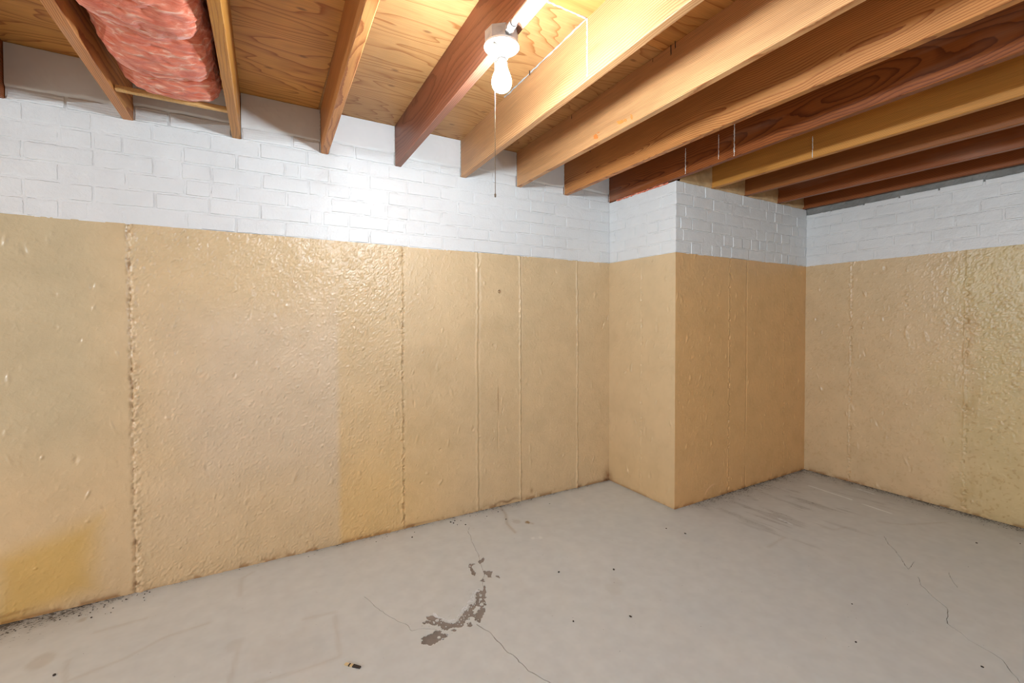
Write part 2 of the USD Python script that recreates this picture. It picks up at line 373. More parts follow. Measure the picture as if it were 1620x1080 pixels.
def floor_tint(xy):
    """Stains and wear of the painted floor: factors on the paint's colour, and how much loose dirt lies there."""
    x, y = xy[:, 0], xy[:, 1]
    q = np.stack([x, y, np.zeros_like(x)], 1)
    big, mid_, fin = fbm(q * 1.3, 3, 11), fbm(q * np.array([7, 5, 1.0]), 3, 12), fbm(q * 28, 3, 13)
    t = np.ones((len(x), 3)) * (0.97 + 0.07 * (big - 0.5) + 0.05 * (mid_ - 0.5))[:, None]
    t = t * (1 + np.outer(mid_ - 0.5, [0.02, 0.0, -0.03]))
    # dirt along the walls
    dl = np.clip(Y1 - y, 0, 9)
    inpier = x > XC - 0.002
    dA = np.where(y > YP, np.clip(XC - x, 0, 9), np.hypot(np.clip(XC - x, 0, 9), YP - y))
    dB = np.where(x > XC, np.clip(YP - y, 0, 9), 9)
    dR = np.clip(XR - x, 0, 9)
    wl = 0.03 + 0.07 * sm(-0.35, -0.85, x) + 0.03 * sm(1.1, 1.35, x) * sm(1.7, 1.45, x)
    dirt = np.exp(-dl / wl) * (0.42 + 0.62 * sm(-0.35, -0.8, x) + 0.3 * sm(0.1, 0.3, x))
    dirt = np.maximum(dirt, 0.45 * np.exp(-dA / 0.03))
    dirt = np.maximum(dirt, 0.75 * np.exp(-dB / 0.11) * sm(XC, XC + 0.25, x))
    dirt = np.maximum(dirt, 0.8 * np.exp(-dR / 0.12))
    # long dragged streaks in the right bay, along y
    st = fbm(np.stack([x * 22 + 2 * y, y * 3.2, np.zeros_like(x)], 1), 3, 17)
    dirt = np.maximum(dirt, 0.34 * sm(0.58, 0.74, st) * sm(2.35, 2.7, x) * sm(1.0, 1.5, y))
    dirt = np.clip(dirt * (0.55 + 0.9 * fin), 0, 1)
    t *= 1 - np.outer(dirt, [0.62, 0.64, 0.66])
    brown = np.zeros_like(x)
    for i, s in enumerate(SCUFF):
        brown = np.maximum(brown, np.exp(-(seg_dist(x, y, s) / 0.009) ** 2) * (0.27 if i not in (8, 9) else 0.6))
    for (cx, cy, r, a) in [(1.4135, 2.2871, 0.020, 1.6), (1.36, 2.33, 0.035, 0.35), (1.40, 1.515, 0.05, 0.14), (1.45, 1.55, 0.04, 0.14), (-0.658, 2.46, 0.018, 0.5), (-0.71, 2.234, 0.05, 0.35), (0.12, 1.84, 0.11, 0.10), (0.02, 1.85, 0.09, 0.10), (-0.10, 1.97, 0.04, 0.2)]:
        d = np.hypot((x - cx) * 1.25, y - cy) * (0.75 + 0.5 * fin)
        brown = np.maximum(brown, a * sm(r * 1.15, r * 0.7, d))
    t *= 1 - np.outer(np.clip(brown, 0, 1.6) * 0.42, [0.75, 1.0, 1.25])
    for s in SCRAPE:
        t += np.outer(np.exp(-(seg_dist(x, y, s) / 0.007) ** 2) * (0.5 + 0.8 * fin), [0.42, 0.46, 0.53])
    for (cx, cy) in [(1.3341, 2.1042), (1.3755, 2.0887)]:
        t += np.outer(sm(0.016, 0.009, np.hypot(x - cx, y - cy)), [0.16, 0.15, 0.14])
    return np.clip(t, 0.08, 1.35), dirt


n = {
    "g": ("geometry", {}), "a": ("attribute", {"attribute": "tint"}), "d": ("attribute", {"attribute": "dirt"}),
    "c": ("color", {"value": (0.595, 0.615, 0.600)}), "x": ("vector_math", {"math_type": "multiply"}),
    "n1": ("noise_texture", {"scale": 14.0, "detail": 5.0, "roughness": 0.62}),
    "r1": ("map_range", {"from_min": 0.3, "from_max": 0.7, "to_min": 0.95, "to_max": 1.05, "clamp": True}),
    "s": ("vector_math", {"math_type": "scale"}),
    "mp": ("mapping", {"scale": (55.0, 110.0, 1.0), "rotation": (0, 0, 0.5)}),
    "n2": ("noise_texture", {"scale": 1.0, "detail": 3.0, "roughness": 0.6}),
    "dm": ("math", {"math_type": "multiply_add", "value2": 0.30, "value3": -0.715}),
    "ds": ("math", {"math_type": "add"}),
    "dr": ("map_range", {"from_min": 0.0, "from_max": 0.05, "to_min": 0.0, "to_max": 0.85, "clamp": True}),
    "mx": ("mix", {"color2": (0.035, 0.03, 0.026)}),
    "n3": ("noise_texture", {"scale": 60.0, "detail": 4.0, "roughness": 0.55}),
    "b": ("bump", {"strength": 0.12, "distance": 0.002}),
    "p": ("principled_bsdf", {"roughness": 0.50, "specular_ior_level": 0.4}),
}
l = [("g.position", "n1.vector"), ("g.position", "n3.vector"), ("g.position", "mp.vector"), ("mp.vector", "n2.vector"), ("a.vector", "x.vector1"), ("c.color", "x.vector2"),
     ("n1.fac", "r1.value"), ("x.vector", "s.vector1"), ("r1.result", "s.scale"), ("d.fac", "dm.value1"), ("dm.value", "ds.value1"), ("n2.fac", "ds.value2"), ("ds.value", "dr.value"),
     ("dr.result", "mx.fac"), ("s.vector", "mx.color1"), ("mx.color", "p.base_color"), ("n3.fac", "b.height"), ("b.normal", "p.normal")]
M_floor = usdkit.material(stage, LK("floor_paint"), n, l, surface="p.BSDF")
M_slab = mat_paint("bare_concrete", (0.270, 0.235, 0.205), rough=0.85, bump=0.7, fine=220, dist=0.004, var=0.35, spec=0.3)
M_chalk = mat_paint("white_efflorescence", (0.66, 0.68, 0.69), rough=0.95, bump=0.9, fine=300, dist=0.003, var=0.2, spec=0.2)

floor = xform("floor")
tag(P(floor), "worn beige painted concrete floor, cracked and peeling", None, None, "structure")
fx = np.concatenate([np.linspace(XL, -1.2, 9)[:-1], np.arange(-1.2, XR + 0.05, 0.010)])
fy = np.concatenate([np.linspace(YF, 0.2, 12)[:-1], np.arange(0.2, Y1 + 0.03, 0.010)])
uv, ff = grid(fx, fy)
nv = len(fy)
hp = prep(holes)
hx0, hy0, hx1, hy1 = holes.bounds
drop, extra = [], []
hb = [g.bounds for g in holes.geoms]
cand = set()
for x0, y0, x1, y1 in hb:
    for i in range(np.searchsorted(fx, x0) - 1, np.searchsorted(fx, x1) + 1):
        for j in range(np.searchsorted(fy, y0) - 1, np.searchsorted(fy, y1) + 1):
            cand.add((i, j))
from shapely.strtree import STRtree
tree = STRtree(list(holes.geoms))
for (i, j) in sorted(cand):
    if i < 0 or j < 0 or i >= len(fx) - 1 or j >= len(fy) - 1:
        continue
    c = sbox(fx[i], fy[j], fx[i + 1], fy[j + 1])
    hit = [holes.geoms[k] for k in sorted(tree.query(c))]
    hit = [g for g in hit if g.intersects(c)]
    if not hit:
        continue
    drop.append((i, j))
    rest = c.difference(unary_union(hit))
    for g in getattr(rest, "geoms", [rest]):
        if g.geom_type == "Polygon" and g.area > 1e-9:
            v2, f2 = trimesh.creation.triangulate_polygon(g, engine="earcut")
            v2, f2 = np.asarray(v2), np.asarray(f2)
            cr = np.cross(v2[f2[:, 1]] - v2[f2[:, 0]], v2[f2[:, 2]] - v2[f2[:, 0]])
            f2[cr < 0] = f2[cr < 0][:, ::-1]
            extra.append((v2, f2))
keep = np.ones((len(fx) - 1, len(fy) - 1), bool)
for i, j in drop:
    keep[i, j] = False
k2 = np.concatenate([keep.ravel(), keep.ravel()])
V = [np.column_stack([uv, np.zeros(len(uv))])]
FA = [ff[k2]]
off = len(uv)
for v2, f2 in extra:
    V.append(np.column_stack([v2, np.zeros(len(v2))]))
    FA.append(f2 + off)
    off += len(v2)
for g in holes.geoms:                                     # the film's broken edge
    for ring in [g.exterior] + list(g.interiors):
        r = np.array(ring.coords)[:, :2]
        m = len(r)
        V.append(np.vstack([np.column_stack([r, np.zeros(m)]), np.column_stack([r, np.full(m, -0.0025)])]))
        a = np.arange(m - 1)
        FA.append(np.concatenate([np.stack([a, a + 1, a + 1 + m], 1), np.stack([a, a + 1 + m, a + m], 1)]) + off)
        off += 2 * m
V, FA = np.vstack(V), np.vstack(FA)
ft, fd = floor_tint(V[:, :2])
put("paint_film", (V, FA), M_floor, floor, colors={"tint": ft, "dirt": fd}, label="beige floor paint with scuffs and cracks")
uv2, f2 = grid(np.linspace(XL, XR + 0.1, 60), np.linspace(YF, Y1 + 0.05, 60))
put("slab", (np.column_stack([uv2, np.full(len(uv2), -0.0025)]), f2), M_slab, floor, label="bare grey concrete showing where paint peeled")
for i, c in enumerate(CHALK):
    q = rough_line(c, 0.003, 0.016, i + 50)
    w = 0.001 + 0.010 * noise(np.column_stack([q * 40, np.zeros(len(q))]), 4)
    g = unary_union([LineString(q[j : j + 2]).buffer(w[j] * (0.6 if i else 1), 3) for j in range(len(q) - 1)])
    g = g.difference(unary_union([Point(*(q[rg.integers(len(q))] + rg.normal(0, 0.006, 2))).buffer(rg.uniform(0.001, 0.004), 2) for _ in range(110)])).buffer(0)
    ms = [trimesh.creation.extrude_polygon(pg, 0.0022, engine="earcut") for pg in getattr(g, "geoms", [g]) if pg.area > 2e-6]
    m = join(*ms)
    m.apply_translation((0, 0, -0.0015))
    put("salt_crust", m, M_chalk, floor, label="chalky white salt crust at the edge of the peeled patch" if i == 0 else None)

# ------------------------------------------------------------------ walls
def concrete(frame, us, vs, seams, seed, rough_fn, blobs, tint_fn, edge=None, holes_=()):
    uv, f = grid(us, vs)
    u, v = uv[:, 0], uv[:, 1]
    rgh = rough_fn(u, v)
    h = 0.004 * (fbm(p3(uv, 2.2), 3, seed) - 0.5)
    h += 0.0060 * rgh * (fbm(p3(uv, 17), 3, seed + 1) - 0.5)
    q = fbm(p3(uv, (78, 66)), 2, seed + 2)
    h += 0.0125 * rgh * np.abs(q - 0.5) + 0.0020 * (q - 0.5)
    r = np.random.default_rng(seed)
    for _ in range(blobs):                                # drips, flakes and blisters of old coats
        cu, cv = r.uniform(us[0], us[-1]), r.uniform(vs[0], vs[-1])
        su, sv, a = r.uniform(0.003, 0.009), r.uniform(0.004, 0.024), r.uniform(0.0015, 0.0052) * r.choice([1, 1, -1])
        i0, i1 = np.searchsorted(us, [cu - 4 * su, cu + 4 * su])
        j0, j1 = np.searchsorted(vs, [cv - 4 * sv, cv + 4 * sv])
        if i1 > i0 and j1 > j0:
            idx = (np.arange(i0, i1)[:, None] * len(vs) + np.arange(j0, j1)[None]).ravel()
            sk = r.uniform(-0.4, 0.4)
            h[idx] += a * np.exp(-(((u[idx] - cu) + sk * (v[idx] - cv)) / su) ** 2 - ((v[idx] - cv) / sv) ** 2)
    for (su, kind, amp) in seams:
        du = u - su - 0.008 * (noise(np.stack([v * 3, v * 0 + su, v * 0], 1), seed + 7) - 0.5) - 0.006 * (noise(np.stack([v * 40, v * 0 + su, v * 0], 1), seed + 8) - 0.5)
        strength = 0.35 + 1.1 * noise(np.stack([v * 6, v * 0 + su * 9, v * 0], 1), seed + 9)
        if kind == "rough":
            band = sm(-0.006, 0.002, du) * sm(0.045, 0.02, du)
            h += amp * strength * band * (fbm(p3(uv, (75, 60)), 2, seed + 3) - 0.42) * 2.6
            h -= 0.9 * amp * strength * np.exp(-((du - 0.004) / 0.006) ** 2)
        elif kind == "pit":
            pit = sm(0.50, 0.68, fbm(p3(uv, (60, 55), (0, 0, 3)), 2, seed + 4))
            h -= amp * 1.6 * pit * np.exp(-(du / 0.010) ** 2)
            h += amp * 0.5 * strength * np.exp(-((du + 0.006) / 0.005) ** 2)
        elif kind == "ridge":
            h += amp * np.exp(-(du / 0.007) ** 2) - amp * 0.8 * np.exp(-((du - 0.012) / 0.009) ** 2)
        elif kind == "jag":
            e = fbm(p3(uv, (30, 90)), 2, seed + 5)
            h += amp * strength * np.exp(-(du / 0.0065) ** 2) * (0.3 + 1.4 * e) - amp * 0.6 * strength * np.exp(-((du - 0.009) / 0.004) ** 2)
        elif kind == "crack":
            h -= amp * sm(0.42, 0.55, noise(np.stack([v * 4, v * 0 + su, v * 0], 1), seed + 6)) * np.exp(-(du / 0.0032) ** 2)
    for (cu, cv, rad) in holes_:
        d = np.hypot(u - cu, v - cv)
        h += 0.002 * np.exp(-((d - rad * 1.25) / 0.003) ** 2) - 0.012 * sm(rad, rad * 0.5, d)
    h += 0.004 * rgh * np.exp(-v / 0.03) * (fbm(p3(uv, 40), 2, seed + 12) - 0.4)
    if edge is not None:
        h *= edge(u, v)
    return (frame(np.column_stack([uv, h])), f), tint_fn(u, v)


def ones_tint(u, v, seed=0, amp=0.04):
    q = fbm(np.stack([u * 2.5, v * 2.0, u * 0 + seed], 1), 3, 31)
    return np.ones((len(u), 3)) * (1 + amp * (q - 0.5))[:, None]


def base_dirt(t, v, u, amp, seed, hgt=0.012):
    k = fbm(np.stack([u * 22, v * 22, u * 0 + seed], 1), 3, 33)
    d = np.clip(np.exp(-v / hgt) * (0.4 + 1.6 * sm(0.42, 0.62, k)), 0, 1) * amp
    return t * (1 - d[:, None] * np.array([0.45, 0.58, 0.68]))


def left_tint(u, v):
    t = ones_tint(u, v, 1, 0.05)
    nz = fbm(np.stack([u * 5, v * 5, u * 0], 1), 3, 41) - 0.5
    # bulb sheen put into the colour: paler, pinker, stopping at a straight vertical edge
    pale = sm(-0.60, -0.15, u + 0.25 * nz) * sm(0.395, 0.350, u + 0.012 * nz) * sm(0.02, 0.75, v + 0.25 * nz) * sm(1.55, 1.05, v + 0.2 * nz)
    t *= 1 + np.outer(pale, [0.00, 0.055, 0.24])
    warm = sm(0.35, 0.395, u) * sm(1.0, 0.1, v + 0.3 * nz) * sm(1.3, 0.5, u)
    t *= 1 + np.outer(warm, [0.07, -0.03, -0.27])
    grey = sm(-0.45, -0.75, u) * sm(0.4, 0.9, v)
    t *= 1 + np.outer(grey, [-0.13, -0.05, 0.02])
    # ochre cast of the light, painted low on the left
    d = np.maximum(np.abs(u + 0.80) / 0.17, np.abs(v - 0.17 - 0.06 * np.clip((u + 0.8) * 4, -1, 1)) / 0.155) + 0.35 * nz
    d2 = np.hypot(np.clip(u + 1.05, None, 0), 0) * 3
    st = sm(1.35, 0.50, d + d2)
    t *= 1 + np.outer(st, [-0.06, -0.17, -0.52])
    t = base_dirt(t, v, u, 0.9, 1, 0.012)
    pk = fbm(np.stack([u * 75, v * 48, u * 0 + 8], 1), 2, 43)
    for su, wd, am in ((-0.506, 0.013, 0.75), (0.733, 0.008, 0.5), (1.545, 0.006, 0.3), (2.033, 0.006, 0.3)):   # dark brown spots along the form seams
        gr = am * np.exp(-((u - su) / wd) ** 2) * sm(0.57, 0.72, pk)
        t *= 1 - gr[:, None] * np.array([0.55, 0.66, 0.75])
    fn = fbm(np.stack([u * 45, v * 45, u * 0], 1), 3, 44)
    mold = np.clip(np.exp(-((u - 2.34) / 0.05) ** 2 - (v / 0.085) ** 2) * (0.5 + 1.3 * fn), 0, 1)
    mold = np.maximum(mold, 0.85 * np.exp(-((u - 1.44) / 0.10) ** 2) * np.exp(-((v - 0.022 - 0.006 * np.sin(u * 60)) / 0.008) ** 2))
    mold = np.maximum(mold, 0.6 * np.exp(-((u - 1.63) / 0.012) ** 2 - ((v - 0.055) / 0.018) ** 2))
    mold = np.maximum(mold, 0.5 * np.exp(-((v - 0.03 - 0.09 * (u + 0.95)) / 0.006) ** 2) * sm(-0.80, -0.9, u))
    mold = np.maximum(mold, 0.5 * np.exp(-((u - 0.80) / 0.12) ** 2) * np.exp(-((v - 0.012) / 0.006) ** 2))
    hole = np.hypot(u - 1.382, v - 1.433)
    mold = np.maximum(mold, 0.9 * sm(0.013, 0.008, hole) * sm(0.004, 0.007, hole))
    mold = np.maximum(mold, 0.7 * np.exp(-((u - 1.37) / 0.003) ** 2) * sm(0.58, 0.66, v) * sm(0.82, 0.78, v))
    return t * (1 - mold[:, None] * np.array([0.55, 0.68, 0.76]))


def ar(a, b, s):
    return np.linspace(a, b, max(2, int(round((b - a) / s)) + 1))


LEFT_U = np.concatenate([ar(XL, -1.25, 0.12)[:-1], ar(-1.25, XC + 0.01, 0.0035)])
vs = ar(0.0, ZB, 0.0035)
wall_left = xform("wall_left")
tag(P(wall_left), "long left basement wall, tan painted concrete below white painted brick", None, None, "structure")
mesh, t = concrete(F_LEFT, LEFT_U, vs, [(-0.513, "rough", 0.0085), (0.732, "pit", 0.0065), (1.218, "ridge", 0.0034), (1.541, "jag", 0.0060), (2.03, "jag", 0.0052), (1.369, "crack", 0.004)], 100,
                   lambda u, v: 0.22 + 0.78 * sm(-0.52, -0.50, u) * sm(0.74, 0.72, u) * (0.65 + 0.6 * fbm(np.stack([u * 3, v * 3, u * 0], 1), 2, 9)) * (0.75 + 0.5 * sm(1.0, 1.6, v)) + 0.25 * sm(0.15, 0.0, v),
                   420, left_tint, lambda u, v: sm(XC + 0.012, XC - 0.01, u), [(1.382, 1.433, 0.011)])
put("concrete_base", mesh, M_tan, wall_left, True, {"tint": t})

wall_pier = xform("wall_pier")
tag(P(wall_pier), "square corner pier, tan concrete below white brick", None, None, "structure")


def pa_tint(u, v):
    t = ones_tint(u, v, 2, 0.04)
    fn = fbm(np.stack([u * 45, v * 45, u * 0 + 2], 1), 3, 45)
    m = np.clip(np.exp(-((u + Y1) / 0.035) ** 2 - (v / 0.06) ** 2) * (0.5 + 1.2 * fn), 0, 1)
    t *= 1 + np.outer(sm(0.5, 0.0, v), [0.0, -0.03, -0.10])
    t = base_dirt(t, v, u, 0.7, 2, 0.008)
    return t * (1 - m[:, None] * np.array([0.5, 0.62, 0.7]))


mesh, t = concrete(F_PA, ar(-Y1 - 0.005, -YP, 0.005), ar(0, ZB, 0.005), [(-2.257, "pit", 0.0035)], 200, lambda u, v: 0.16 + 0 * u, 60, pa_tint,
                   lambda u, v: sm(-YP, -YP - 0.012, u))
put("concrete_base", mesh, M_tan_smooth, wall_pier, True, {"tint": t})


def pb_tint(u, v):
    t = ones_tint(u, v, 3, 0.04)
    t *= 1 + np.outer(np.ones(len(u)), [0.05, -0.13, -0.34])  # weaker sheen on this side put into the paint as a browner tone
    d = np.abs(np.hypot(u - 2.75, (v - 0.0) * 1.2) - 0.11)
    ring = np.exp(-(d / 0.006) ** 2) * sm(0.02, 0.05, v) * sm(2.80, 2.70, u)
    t *= 1 + np.outer(ring, [0.2, 0.25, 0.5])
    return base_dirt(t, v, u, 0.9, 3, 0.010)


mesh, t = concrete(F_PB, ar(XC, XR + 0.005, 0.005), ar(0, ZB, 0.005), [(2.905, "pit", 0.0055), (3.107, "crack", 0.0060), (3.60, "pit", 0.003)], 300,
                   lambda u, v: 0.16 + 0.3 * np.exp(-((u - 2.6) / 0.16) ** 2) * (0.5 + fbm(np.stack([u * 5, v * 5, u * 0], 1), 2, 9)), 150, pb_tint, lambda u, v: sm(XC, XC + 0.012, u))
put("concrete_base", mesh, M_tan_smooth, wall_pier, True, {"tint": t})

wall_right = xform("wall_right")
tag(P(wall_right), "right basement wall, ochre painted concrete below white brick", None, None, "structure")


def rt_tint(u, v):
    t = ones_tint(u, v, 4, 0.06)
    y = -u
    nz = fbm(np.stack([u * 6, v * 6, u * 0 + 4], 1), 3, 46) - 0.5
    t *= 1 + np.outer(sm(1.25, 0.85, y + 0.3 * nz), [-0.05, 0.0, -0.12])
    k = fbm(np.stack([u * 70, v * 60, u * 0 + 5], 1), 2, 47)
    spk = sm(0.68, 0.78, k) * (0.25 + 0.3 * sm(1.2, 0.8, y))
    t *= 1 - spk[:, None] * np.array([0.25, 0.38, 0.5])
    stn = np.exp(-((y - 0.99) / 0.035) ** 2) * sm(0.4, 0.65, fbm(np.stack([u * 25, v * 8, u * 0 + 6], 1), 2, 48))
    stn = np.maximum(stn, 0.6 * np.exp(-((y - 1.64) / 0.010) ** 2) * sm(0.45, 0.6, fbm(np.stack([u * 25, v * 9, u * 0 + 7], 1), 2, 49)))
    t *= 1 - stn[:, None] * np.array([0.09, 0.15, 0.22])
    return base_dirt(t, v, u, 0.9, 4, 0.012)


RIGHT_U = np.concatenate([ar(-YP - 0.005, -0.35, 0.0040), ar(-0.35, -YF, 0.12)[1:]])
mesh, t = concrete(F_RIGHT, RIGHT_U, ar(0, ZB, 0.0040), [(-1.64, "pit", 0.0045), (-1.005, "pit", 0.0045)], 400,
                   lambda u, v: 0.25 + 0.50 * sm(-1.5, -0.9, u) * sm(0.2, 1.2, v), 330, rt_tint)
put("concrete_base", mesh, M_tan, wall_right, True, {"tint": t})


# --- brickwork
def brick(u0, u1, v0, v1, h0, seed, score=0.0, ny=6):
    nx = max(4, int(round((u1 - u0) / 0.017)))
    e = 0.0035
    us = np.concatenate([[u0], np.linspace(u0 + e, u1 - e, nx), [u1]])
    vs = np.concatenate([[v0], np.linspace(v0 + e, v1 - e, ny), [v1]])
    uv, f = grid(us, vs)
    U, V = uv[:, 0].copy(), uv[:, 1].copy()
    rim = (U < u0 + 1e-6) | (U > u1 - 1e-6) | (V < v0 + 1e-6) | (V > v1 - 1e-6)
    k = np.column_stack([uv * 33, np.full(len(uv), seed * 1.7)])
    h = h0 + 0.0046 * (fbm(k, 2, 61) - 0.5)
    if score:
        h += score * np.sin(V * 2 * np.pi / 0.011 + 6 * noise(k * 0.25, 65)) * (0.3 + noise(k * 0.6, 66))
    ju, jv = (noise(k * 1.3, 62) - 0.5) * 0.009, (noise(k * 1.3, 63) - 0.5) * 0.007
    U = U + np.where(U < (u0 + u1) / 2, 1, -1) * np.where(rim, 0.002 + ju, ju * 0.3)
    V = V + np.where(V < (v0 + v1) / 2, 1, -1) * np.where(rim, 0.0015 + jv, jv * 0.3)
    h = np.where(rim, h - 0.0022, h)
    n0, nyt = len(us), len(vs)
    ring = [i * nyt for i in range(n0)] + [(n0 - 1) * nyt + j for j in range(1, nyt)] + [i * nyt + nyt - 1 for i in range(n0 - 2, -1, -1)] + [j for j in range(nyt - 2, 0, -1)]
    m = len(uv)
    R = np.array(ring)
    back = np.column_stack([U[R], V[R], np.full(len(R), -0.012)])
    vv = np.vstack([np.column_stack([U, V, h]), back])
    a = np.arange(len(R)); b = (a + 1) % len(R)
    sk = np.concatenate([np.stack([R[a], m + a, m + b], 1), np.stack([R[a], m + b, R[b]], 1)])
    return vv, np.vstack([f, sk])


def courses(frame, parent, ua, ub, joints_fn, n_courses, seed, mat=M_white, hmin=0.0, hmax=0.004, top=None):
    r = random.Random(seed)
    for c in range(n_courses):
        js = joints_fn(c, r)
        js = [ua] + [j for j in js if ua + 0.03 < j < ub - 0.03] + [ub]
        for a, b in zip(js[:-1], js[1:]):
            v0, v1 = ZB + c * COURSE, ZB + (c + 1) * COURSE
            if top is not None:
                v1 = min(v1, top(0.5 * (a + b)) + 0.004)
                if v1 - v0 < 0.02:
                    continue
            g = 0.0035
            vv, f = brick(a + (g if a > ua else 0), b - (g if b < ub else 0), v0 + (0.003 if c else 0.001), v1 - 0.003, r.uniform(hmin, hmax), r.random() * 90)
            put("brick", (frame(vv), f), mat, parent, 35)


def mortar(frame, us, vs, seed, parent, h0=-0.0004, amp=0.005):
    uv, f = grid(us, vs)
    h = h0 + amp * (fbm(p3(uv, 30), 3, seed) - 0.5) + 0.006 * (fbm(p3(uv, 3.0), 2, seed + 1) - 0.5)
    put("mortar_bed", (frame(np.column_stack([uv, h])), f), M_white, parent, True)


def left_joints(c, r):
    out, x = [], -0.729 - 6 * 0.2133 + (0.106 if c % 2 else 0)
    while x < XC:
        out.append(x + r.uniform(-0.009, 0.009))
        if r.random() < (0.18 if x < 0.9 else 0.04):
            out.append(x + r.choice([0.1, 0.1, 0.07]) + r.uniform(-0.01, 0.01))
        x += 0.2133
    return out


def plain_joints(phase, half):
    def fn(c, r):
        out, x = [], phase - 3 * 0.21 + (0.105 if c % 2 else 0) + r.uniform(-0.02, 0.02)
        while x < 5:
            out.append(x)
            if r.random() < half:
                out.append(x + 0.105 + r.uniform(-0.015, 0.015))
            x += 0.21 + r.uniform(-0.006, 0.006)
        return out
    return fn


mortar(F_LEFT, np.concatenate([ar(XL, -1.4, 0.1)[:-1], ar(-1.4, XC + 0.005, 0.006)]), ar(ZB - 0.003, ZJ + 0.002, 0.006), 500, wall_left)
courses(F_LEFT, wall_left, -1.40, XC - 0.002, left_joints, 6, 5)
mortar(F_PA, ar(-Y1 - 0.004, -YP, 0.006), ar(ZB - 0.003, ZJ - 0.004, 0.006), 510, wall_pier, amp=0.003)
courses(F_PA, wall_pier, -Y1, -YP + 0.003, plain_joints(-2.5, 0.1), 6, 6, hmin=0.0005, hmax=0.0025, top=lambda u: ZJ - 0.008)
mortar(F_PB, ar(XC, XR, 0.006), ar(ZB - 0.003, ZJ - 0.002, 0.006), 520, wall_pier, h0=-0.001, amp=0.009)
courses(F_PB, wall_pier, XC - 0.003, XR - 0.001, plain_joints(2.30, 0.3), 6, 7, hmin=0.0, hmax=0.005, top=lambda u: ZJ - 0.004)
RTOP = lambda u: 2.100 + 0.006 * math.sin(u * 5.0 + 1.0)
mortar(F_RIGHT, np.concatenate([ar(-YP - 0.004, -0.2, 0.006), ar(-0.2, -YF, 0.1)[1:]]), ar(ZB - 0.003, 2.09, 0.006), 530, wall_right, amp=0.005)
courses(F_RIGHT, wall_right, -YP, -0.10, plain_joints(-1.9, 0.15), 6, 8, hmin=0.0, hmax=0.004, top=RTOP)
# ragged bare mortar above the right wall's paint, under the last joist
uv, f = grid(ar(-YP - 0.003, 0.1, 0.006), ar(2.085, ZJ + 0.01, 0.006))
h = -0.006 + 0.014 * (fbm(p3(uv, 45), 3, 540) - 0.5)
put("bare_mortar", (F_RIGHT(np.column_stack([uv, h])), f), M_mortar_grey, wall_right, True, label="unpainted grey mortar along the top of the brick")

# the unseen rest of the shell, in dark bare concrete chosen to cut bounced light
wall_front = xform("wall_front")
tag(P(wall_front), "basement wall behind the camera", None, None, "structure")
wall_side = xform("wall_side")
tag(P(wall_side), "far left end wall of the basement", None, None, "structure")
for fr, w, ua, ub in ((F_FRONT, wall_front, -XR, -XL), (F_SIDE, wall_side, YF, Y1)):
    for z0, z1, m, nm in ((0, ZB, M_slab, "concrete_base"), (ZB, ZJ, M_slab, "brick_band"), (ZJ, ZS, M_slab, "parge_band")):
        uv, f = grid(ar(ua, ub, 0.2), ar(z0, z1, 0.2))
        put(nm, (fr(np.column_stack([uv, np.zeros(len(uv))])), f), m, w, colors={"tint": np.ones((len(uv), 3))})
put("wall_core", bx(XL - 0.2, XR + 0.2, Y1 + 0.035, Y1 + 0.2, -0.1, 2.45), M_dark, wall_left)
put("wall_core", bx(XR + 0.035, XR + 0.2, YF - 0.2, Y1 + 0.035, -0.1, 2.45), M_dark, wall_right)
put("wall_core", bx(XL - 0.2, XR + 0.2, YF - 0.2, YF - 0.01, -0.1, 2.45), M_dark, wall_front)
put("wall_core", bx(XL - 0.2, XL - 0.01, YF - 0.01, Y1 + 0.035, -0.1, 2.45), M_dark, wall_side)
put("wall_core", bx(XC + 0.035, XR + 0.03, YP + 0.036, Y1 + 0.03, 0.0, ZJ - 0.006), M_mortar_grey, wall_pier)
put("slab_core", bx(XL - 0.2, XR + 0.2, YF - 0.2, Y1 + 0.2, -0.2, -0.02), M_dark, floor)

# ------------------------------------------------------------------ ceiling: plywood panels
ceiling = xform("ceiling")
tag(P(ceiling), "exposed plywood subfloor above the joists", None, None, "structure")
PLY_E, PLY_L = (0.57, 0.27, 0.080), (0.33, 0.110, 0.024)
M_ply = [mat_ply("plywood_amber", (0.66, 0.32, 0.080), (0.38, 0.125, 0.024), (0.2, 0.4, 0), 22), mat_ply("plywood_dimmed", (0.50, 0.265, 0.100), (0.33, 0.130, 0.038), (3.3, 1.9, 0), 26),
         mat_ply("plywood_orange", (0.57, 0.265, 0.075), (0.36, 0.115, 0.022), (7.1, 5.2, 0), 18)]
ys = [Y1 + 0.03, 1.3195, 0.10, -1.12, YF - 0.02]
for row in range(4):
    xs = [XL - 0.02, -0.915, 0.285, 2.335, XR + 0.02] if row == 0 else [XL - 0.02, -0.5, 1.5, 3.1, XR + 0.02]
    for k in range(4):
        m = M_ply[[0, 0, 1, 2][k] if row == 0 else [0, 2, 0, 1][k]]  # left bays brightened and lamp bays darkened to even out the lamplight
        put("plywood_panel", bx(xs[k] + 0.0008, xs[k + 1] - 0.0008, ys[row + 1] + 0.001, ys[row] - 0.001, ZS, ZS + 0.018), m, ceiling)
put("ceiling_core", bx(XL - 0.2, XR + 0.2, YF - 0.2, Y1 + 0.2, ZS + 0.02, ZS + 0.15), M_dark, ceiling)
M_caulk = mat_plain("grey_white_caulk", (0.42, 0.41, 0.39), 0.6)
M_nail = mat_plain("dark_iron_nail", (0.035, 0.03, 0.028), 0.5, 0.6)
rr = random.Random(4)


